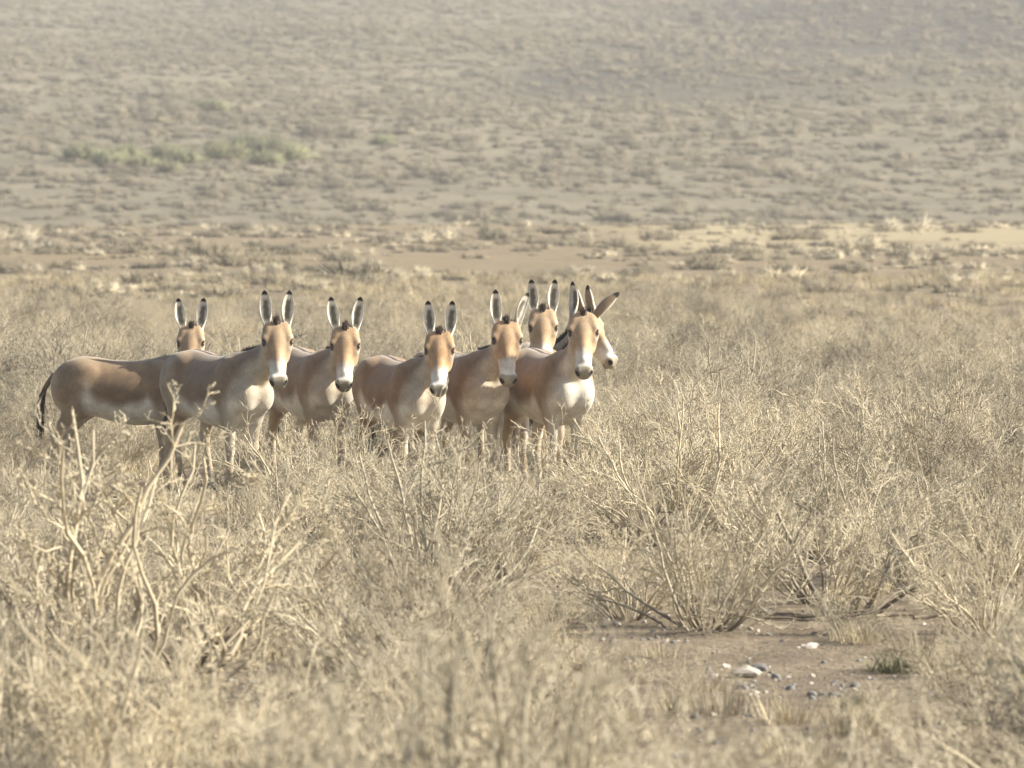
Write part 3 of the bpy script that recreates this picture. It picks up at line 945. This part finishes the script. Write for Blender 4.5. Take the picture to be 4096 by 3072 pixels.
def bare(u, v):
    """the pebbly bare spots of the photograph"""
    return ((u - 3280) / 470) ** 2 + ((v - 2730) / 150) ** 2 < 1 or ((u - 3000) / 350) ** 2 + ((v - 2920) / 110) ** 2 < 1 or \
        ((u - 1420) / 170) ** 2 + ((v - 2930) / 120) ** 2 < 1

def to_px(x, y, z):
    return 2048 + x / y * F_PX, HORIZON + (CAM_H - z) / y * F_PX

# the other shrubs of the near steppe
LOOK = {'pale': ('bare pale twiggy shrub in the near scrub', 'pale twiggy shrubs'),
        'grey': ('dense grey twiggy shrub in the near scrub', 'grey twiggy shrubs'),
        'low': ('low spreading pale shrub in the near scrub', 'low spreading shrubs')}
ANCHOR = [(*hit(u, v)[:2], t) for u, v, t in ((215, 2800, 'the tall thick-stemmed shrub'), (3390, 2465, 'the low dead shrub'), (2700, 2190, 'the large round shrub'),
          (4010, 2160, 'the dark dense grey shrub'), (3610, 2690, 'the small green tussock'), (1700, 2440, 'the wide fan-shaped shrub'), (800, 2660, 'the shrub of thick upright stems'))]
cnt = 0; tries = 0
while cnt < 190 and tries < 20000:
    tries += 1
    y = rnd.uniform(30, 84); x = rnd.uniform(-1, 1) * (.5 + .083 * y)
    z = tz1(x, y); u, v = to_px(x, y, z)
    if bare(u, v): continue
    if y < 39 and 2600 < u < 3800: continue
    if 2130 < u < 2480 and 1900 < v < 2280: continue      # open ground before the white-chested one
    if 250 < u < 1060 and 1930 < v < 2120: continue
    if np.hypot(BODIES[:, 0] - x, BODIES[:, 1] - y).min() < .55: continue
    if any(abs(a - x) < .7 and 0 < b - y < 2.6 for a, b in FEAT): continue      # do not stand in front of a shrub one knows
    # keep the line of sight to the herd low
    front = -4.4 < x * 60 / y < .9 and 50 < y < 60
    dmin = min((math.hypot(a - x, b - y) for a, b in placed), default=9)
    if dmin < (.75 if y < 62 else .6): continue
    kind = rnd.choice(['pale', 'grey', 'low'], p=[.45, .24, .31] if not front else [.1, 0, .9])
    key = kind + str(rnd.integers({'pale': 5, 'grey': 3, 'low': 3}[kind]))
    s = rnd.uniform(.6, 1.25) * (.8 if front else 1)
    if front and kind == 'pale': s *= .7
    lab, grp = LOOK[kind]
    near = min(ANCHOR, key=lambda q: math.hypot(q[0] - x, q[1] - y))
    if y > 63.5: lab = lab.replace('in the near scrub', 'in the scrub behind the herd'); grp += ' behind the herd'
    elif math.hypot(near[0] - x, near[1] - y) < 2.2: lab = lab.replace('in the near scrub', 'near ' + near[2]); grp += ' near ' + near[2]
    else: lab = lab.replace('in the near scrub', 'in the open scrub before the herd'); grp += ' before the herd'
    plant(key, x, y, s, label=lab, group=grp, sz=s * rnd.uniform(.85, 1.05)); placed.append((x, y)); cnt += 1

# shrubs one can pick out on the far plain and the slope
FAR = [(1375, 1090, 1.0), (570, 1140, .9), (1110, 1110, .7), (180, 1000, 1.1), (510, 985, .8), (700, 1020, .6), (940, 925, 1.0), (1060, 925, .8),
       (2290, 935, 1.2), (2640, 960, 1.1), (3220, 960, 1.1), (3600, 925, 1.7), (3500, 870, 1.0), (3180, 1100, .8), (2850, 1080, .9),
       (3450, 1000, 1.3), (3700, 1040, 1.1), (2750, 920, 1.0), (2430, 990, 1.0), (60, 960, 1.2), (290, 1010, 1.0), (1980, 960, 1.0), (3850, 930, .8)]
for i, (u, v, s) in enumerate(FAR):
    x, y, z = hit(u, v)
    plant(('far0','far1','far2','farpale')[i % 4], x, y, s * rnd.uniform(.9, 1.1), name='desert_shrub', label='pale straw-coloured shrub on the reddish far plain' if i % 4 == 3 else 'dark grey-brown shrub on the reddish far plain', group='pale shrubs on the far plain' if i % 4 == 3 else 'dark shrubs on the far plain')
for u, v, s in ((345, 640, 2.4), (400, 655, 2.0), (520, 640, 2.2), (640, 640, 2.4), (760, 655, 2.0), (905, 640, 2.6), (960, 620, 2.2), (1020, 600, 2.4), (1090, 625, 2.7), (1150, 640, 2.3),
                (1040, 660, 2.0), (700, 690, 1.6), (1520, 580, 1.6), (840, 440, 2.0), (900, 445, 1.8), (470, 670, 1.9), (580, 670, 1.8)):
    x, y, z = hit(u, v)
    plant('fargreen', x, y, s, name='green_shrub', label='green leafy shrub far off on the hillside', group='green shrubs on the hillside', sz=s * .75)
for u, v, s in ((1340, 550, 3.0), (1390, 555, 2.2), (1000, 500, 1.8), (420, 95, 2.2)):
    x, y, z = hit(u, v)
    plant('far1', x, y, s, name='desert_shrub', label='large dark shrub on the distant hillside', group='large dark hillside shrubs')
SRC = {}
for o in COL.objects:
    if o.type == 'MESH' and o.parent is None: SRC.setdefault(o.data.name, o)
x, y, z = hit(3250, 2860)
for i, k in enumerate(('tuft0', 'tuft1', 'tuft2')):
    x, y, z = hit(2900 + i * 260, 2860 + 40 * i)
    o = plant(k, x, y, 1.0, name='grass_tuft', label='dry straw-coloured grass tuft on bare pebbly ground', group='dry tufts on the bare ground', cat='grass')

def scatter(name, keys, pts, rz, scl, label, cat, tiltamp=0.0):
    me = bpy.data.meshes.new(name)
    n = len(pts)
    me.vertices.add(n); me.vertices.foreach_set('co', np.asarray(pts, np.float32).ravel())
    a = me.attributes.new('rot', 'FLOAT_VECTOR', 'POINT')
    rot = np.zeros((n, 3), np.float32); rot[:, 2] = rz; rot[:, :2] = rnd.normal(0, 1, (n, 2)) * tiltamp
    a.data.foreach_set('vector', rot.ravel())
    a = me.attributes.new('scl', 'FLOAT', 'POINT'); a.data.foreach_set('value', np.asarray(scl, np.float32))
    a = me.attributes.new('pick', 'INT', 'POINT'); a.data.foreach_set('value', rnd.integers(0, len(keys), n).astype(np.int32))
    o = link(name, me)
    g = bpy.data.node_groups.new(name, 'GeometryNodeTree')
    g.interface.new_socket('Geometry', in_out='INPUT', socket_type='NodeSocketGeometry')
    g.interface.new_socket('Geometry', in_out='OUTPUT', socket_type='NodeSocketGeometry')
    gi, go = g.nodes.new('NodeGroupInput'), g.nodes.new('NodeGroupOutput')
    iop = g.nodes.new('GeometryNodeInstanceOnPoints'); iop.inputs['Pick Instance'].default_value = True
    jn = g.nodes.new('GeometryNodeJoinGeometry')
    for k in keys:
        oi = g.nodes.new('GeometryNodeObjectInfo'); oi.transform_space = 'ORIGINAL'
        oi.inputs['Object'].default_value = next(q for q in COL.objects if q.type == 'MESH' and q.data == ME[k])
        oi.inputs['As Instance'].default_value = True
        g.links.new(oi.outputs['Geometry'], jn.inputs[0])
    def attr(nm, t):
        q = g.nodes.new('GeometryNodeInputNamedAttribute'); q.data_type = t; q.inputs['Name'].default_value = nm
        return q.outputs[0]
    g.links.new(gi.outputs[0], iop.inputs['Points']); g.links.new(jn.outputs[0], iop.inputs['Instance'])
    g.links.new(attr('pick', 'INT'), iop.inputs['Instance Index'])
    er = g.nodes.new('FunctionNodeEulerToRotation'); g.links.new(attr('rot', 'FLOAT_VECTOR'), er.inputs[0])
    g.links.new(er.outputs[0], iop.inputs['Rotation'])
    g.links.new(attr('scl', 'FLOAT'), iop.inputs['Scale'])
    g.links.new(iop.outputs[0], go.inputs[0])
    mod = o.modifiers.new('scatter', 'NODES'); mod.node_group = g
    tag(o, label, cat, kind='stuff')
    return o

def field(n, y0, y1, widen=.088, power=1.0, pad=1.0):
    """random ground points in the wedge in front of the camera, even per square metre when power = 1"""
    q = rnd.uniform(0, 1, n)
    y = np.sqrt(y0 ** 2 + (y1 ** 2 - y0 ** 2) * q ** power)
    x = rnd.uniform(-1, 1, n) * (pad + widen * y)
    return x, y

def keep_off(x, y, r=.45):
    d = np.min(np.hypot(x[:, None] - BODIES[None, :, 0], y[:, None] - BODIES[None, :, 1]), 1)
    z = tz(x, y); u, v = to_px(x, y, z)
    b = np.array([bare(a, c) for a, c in zip(u, v)])
    b |= (u > 2150) & (u < 2450) & (v > 1930) & (v < 2220)
    for a, c in FEAT: b |= (np.abs(a - x) < .5) & (c - y > .05) & (c - y < 1.8)
    return d > r, b, z

# thick scrub beyond the herd
x, y = field(4200, 63, 165)
ok, b, z = keep_off(x, y, .6)
dens = .55 + .5 * vnoise(np.stack([x / 5, y / 9, x * 0], 1), 31) - np.clip((y - 82) / 80, 0, .9)
ok &= rnd.uniform(0, 1, len(x)) < dens + .1
scatter('scrub', ['pale0', 'pale1', 'pale3', 'low0', 'low1', 'low2', 'grey0', 'grey1', 'grey2'], np.stack([x, y, z - .02], 1)[ok], rnd.uniform(0, 6.28, ok.sum()), rnd.uniform(.45, .95, ok.sum()) * np.interp(y[ok], [63, 85, 140], [1, .85, .5]),
        'thick pale scrub beyond the herd', 'scrub')
# dry undergrowth between the near shrubs
x, y = field(3600, 24, 160)
ok, b, z = keep_off(x, y, .12)
ok &= ~b | (rnd.uniform(0, 1, len(x)) < .10)
scatter('dry_grass', ['tuft0', 'tuft1', 'tuft2'], np.stack([x, y, z - .01], 1)[ok], rnd.uniform(0, 6.28, ok.sum()), rnd.uniform(.5, 1.25, ok.sum()),
        'dry straw-coloured grass between the shrubs', 'grass')
x, y = field(850, 24, 90)
ok, b, z = keep_off(x, y, .3)
ok &= ~b
scatter('dry_undergrowth', ['low0', 'low1', 'low2'], np.stack([x, y, z - .03], 1)[ok], rnd.uniform(0, 6.28, ok.sum()), rnd.uniform(.28, .62, ok.sum()),
        'low dry twiggy undergrowth between the shrubs', 'undergrowth', .15)
# sparse shrubs on the far plain
x, y = field(5200, 100, 285)
z = tz(x, y); ok = rnd.uniform(0, 1, len(x)) < .42 + .55 * vnoise(np.stack([x / 9, y / 22, x * 0], 1), 33)
ok &= ~((x > 3) & (y > 205) & (rnd.uniform(0, 1, len(x)) < .65))      # fewer on the blown sand
scatter('plain_shrubs', ['far0', 'far1', 'far2', 'farpale'], np.stack([x, y, z - .02], 1)[ok], rnd.uniform(0, 6.28, ok.sum()), rnd.lognormal(-1.05, .4, ok.sum()),
        'sparse low shrubs dotted over the reddish far plain', 'shrubs')
# hillside shrubs
x, y = field(60000, 320, 1150, .10)
z = tz(x, y); ok = rnd.uniform(0, 1, len(x)) < .78 + .3 * vnoise(np.stack([x / 16, y / 30, x * 0], 1), 34) + .3 * vnoise(np.stack([x / 5, y / 14, x * 0], 1), 35)
scatter('hillside_shrubs', ['far0', 'far1', 'far2'], np.stack([x, y, z - .02], 1)[ok], rnd.uniform(0, 6.28, ok.sum()), rnd.lognormal(-.55, .42, ok.sum()),
        'countless small shrubs over the distant hillside', 'shrubs')

# stones
def stone_mesh(seed):
    rng = np.random.default_rng(seed)
    me = bpy.data.meshes.new('stone')
    import bmesh
    bm = bmesh.new(); bmesh.ops.create_icosphere(bm, subdivisions=2, radius=1)
    co = np.array([v.co[:] for v in bm.verts])
    k = 1 + .22 * vnoise(co * 1.4 + seed, seed) + .10 * vnoise(co * 3.1, seed + 1)
    co = co * k[:, None] * np.array((1, .75, .55)) * rng.uniform(.85, 1.15, 3)
    for v, c in zip(bm.verts, co): v.co = c
    bm.to_mesh(me); bm.free(); me.materials.append(M_STONE if seed % 2 else M_STONE2); return me
M_STONE = plain('pale_stone', (.52, .47, .40), .9, noise=3.0)
M_STONE2 = plain('grey_stone', (.22, .21, .20), .9, noise=3.0)
for i in range(4): ME['stone%d' % i] = stone_mesh(40 + i)
x, y, z = hit(2985, 2715)
o = link('stone', ME['stone1']); o.location = (x, y, z + .03); o.scale = (.085, .075, .075); tag(o, 'whitish stone lying on the bare pebbly ground', 'stone')
x, y, z = hit(3040, 2690)
o = link('stone', ME['stone2']); o.location = (x, y, z + .015); o.scale = (.05, .05, .05); tag(o, 'grey stone beside the whitish stone', 'stone')
for i, (u, v) in enumerate(((3250, 2790), (3480, 2900))):
    x, y, z = hit(u, v); o = link('stone', ME['stone%d' % (i * 3)]); o.location = (x, y, z + .01); o.scale = (.03, .035, .03)
    tag(o, 'small stone on the bare ground near the green tussock', 'stone', 'small stones')
x, y = field(8000, 26, 60, pad=.4)
z = tz(x, y); u, v = to_px(x, y, z)
b = np.array([bare(p, q) for p, q in zip(u, v)])
ok = b | (rnd.uniform(0, 1, len(x)) < .35)
scatter('pebbles', ['stone0', 'stone1', 'stone2', 'stone3'], np.stack([x, y, z + .002], 1)[ok], rnd.uniform(0, 6.28, ok.sum()), rnd.lognormal(-4.35, .5, ok.sum()),
        'small pebbles strewn over the bare soil', 'pebbles', .4)

# fallen sticks at the foot of the dead shrub
rg = np.random.default_rng(77)
cx, cy, cz = hit(3420, 2480)
for i in range(9):
    x = cx + rg.uniform(-.75, .7); y = cy + rg.uniform(-.22, .15); a = rg.normal(0, .35); L = rg.uniform(.25, .7)
    p = [np.array((0, 0, 0.))]; d = np.array((math.cos(a), math.sin(a), .06))
    for _ in range(5):
        d = unit(d + rg.normal(0, .16, 3) * np.array((1, 1, .4))); p.append(p[-1] + d * L / 5)
    me = tubes('fallen_stick', [(np.array(p), np.linspace(.013, .006, 6), 0)], M_PALE)
    o = link('fallen_stick', me); o.location = (x, y, tz1(x, y) + .015)
    tag(o, 'fallen bare stick lying under the low dead shrub', 'stick', 'fallen sticks')

# ------------------------------------------------------------------ dusty air over the steppe
def build_haze():
    lo, hi = Vector((-700, -60, -8)), Vector((700, 2700, 150))
    V = [(x, y, z) for x in (lo.x, hi.x) for y in (lo.y, hi.y) for z in (lo.z, hi.z)]
    F = [(0, 1, 3, 2), (4, 6, 7, 5), (0, 4, 5, 1), (2, 3, 7, 6), (0, 2, 6, 4), (1, 5, 7, 3)]
    m = bpy.data.materials.new('dusty_air'); m.use_nodes = True
    t = m.node_tree; t.nodes.remove(t.nodes['Principled BSDF'])
    v = t.nodes.new('ShaderNodeVolumePrincipled')
    v.inputs['Color'].default_value = (.90, .90, .92, 1); v.inputs['Density'].default_value = HAZE
    v.inputs['Anisotropy'].default_value = .3
    t.links.new(v.outputs[0], t.nodes['Material Output'].inputs['Volume'])
    o = link('haze', mesh_from('haze', V, F, False), None, m)
    tag(o, 'thin dusty haze in the air over the steppe', 'haze', kind='stuff')
HAZE = .00045
build_haze()
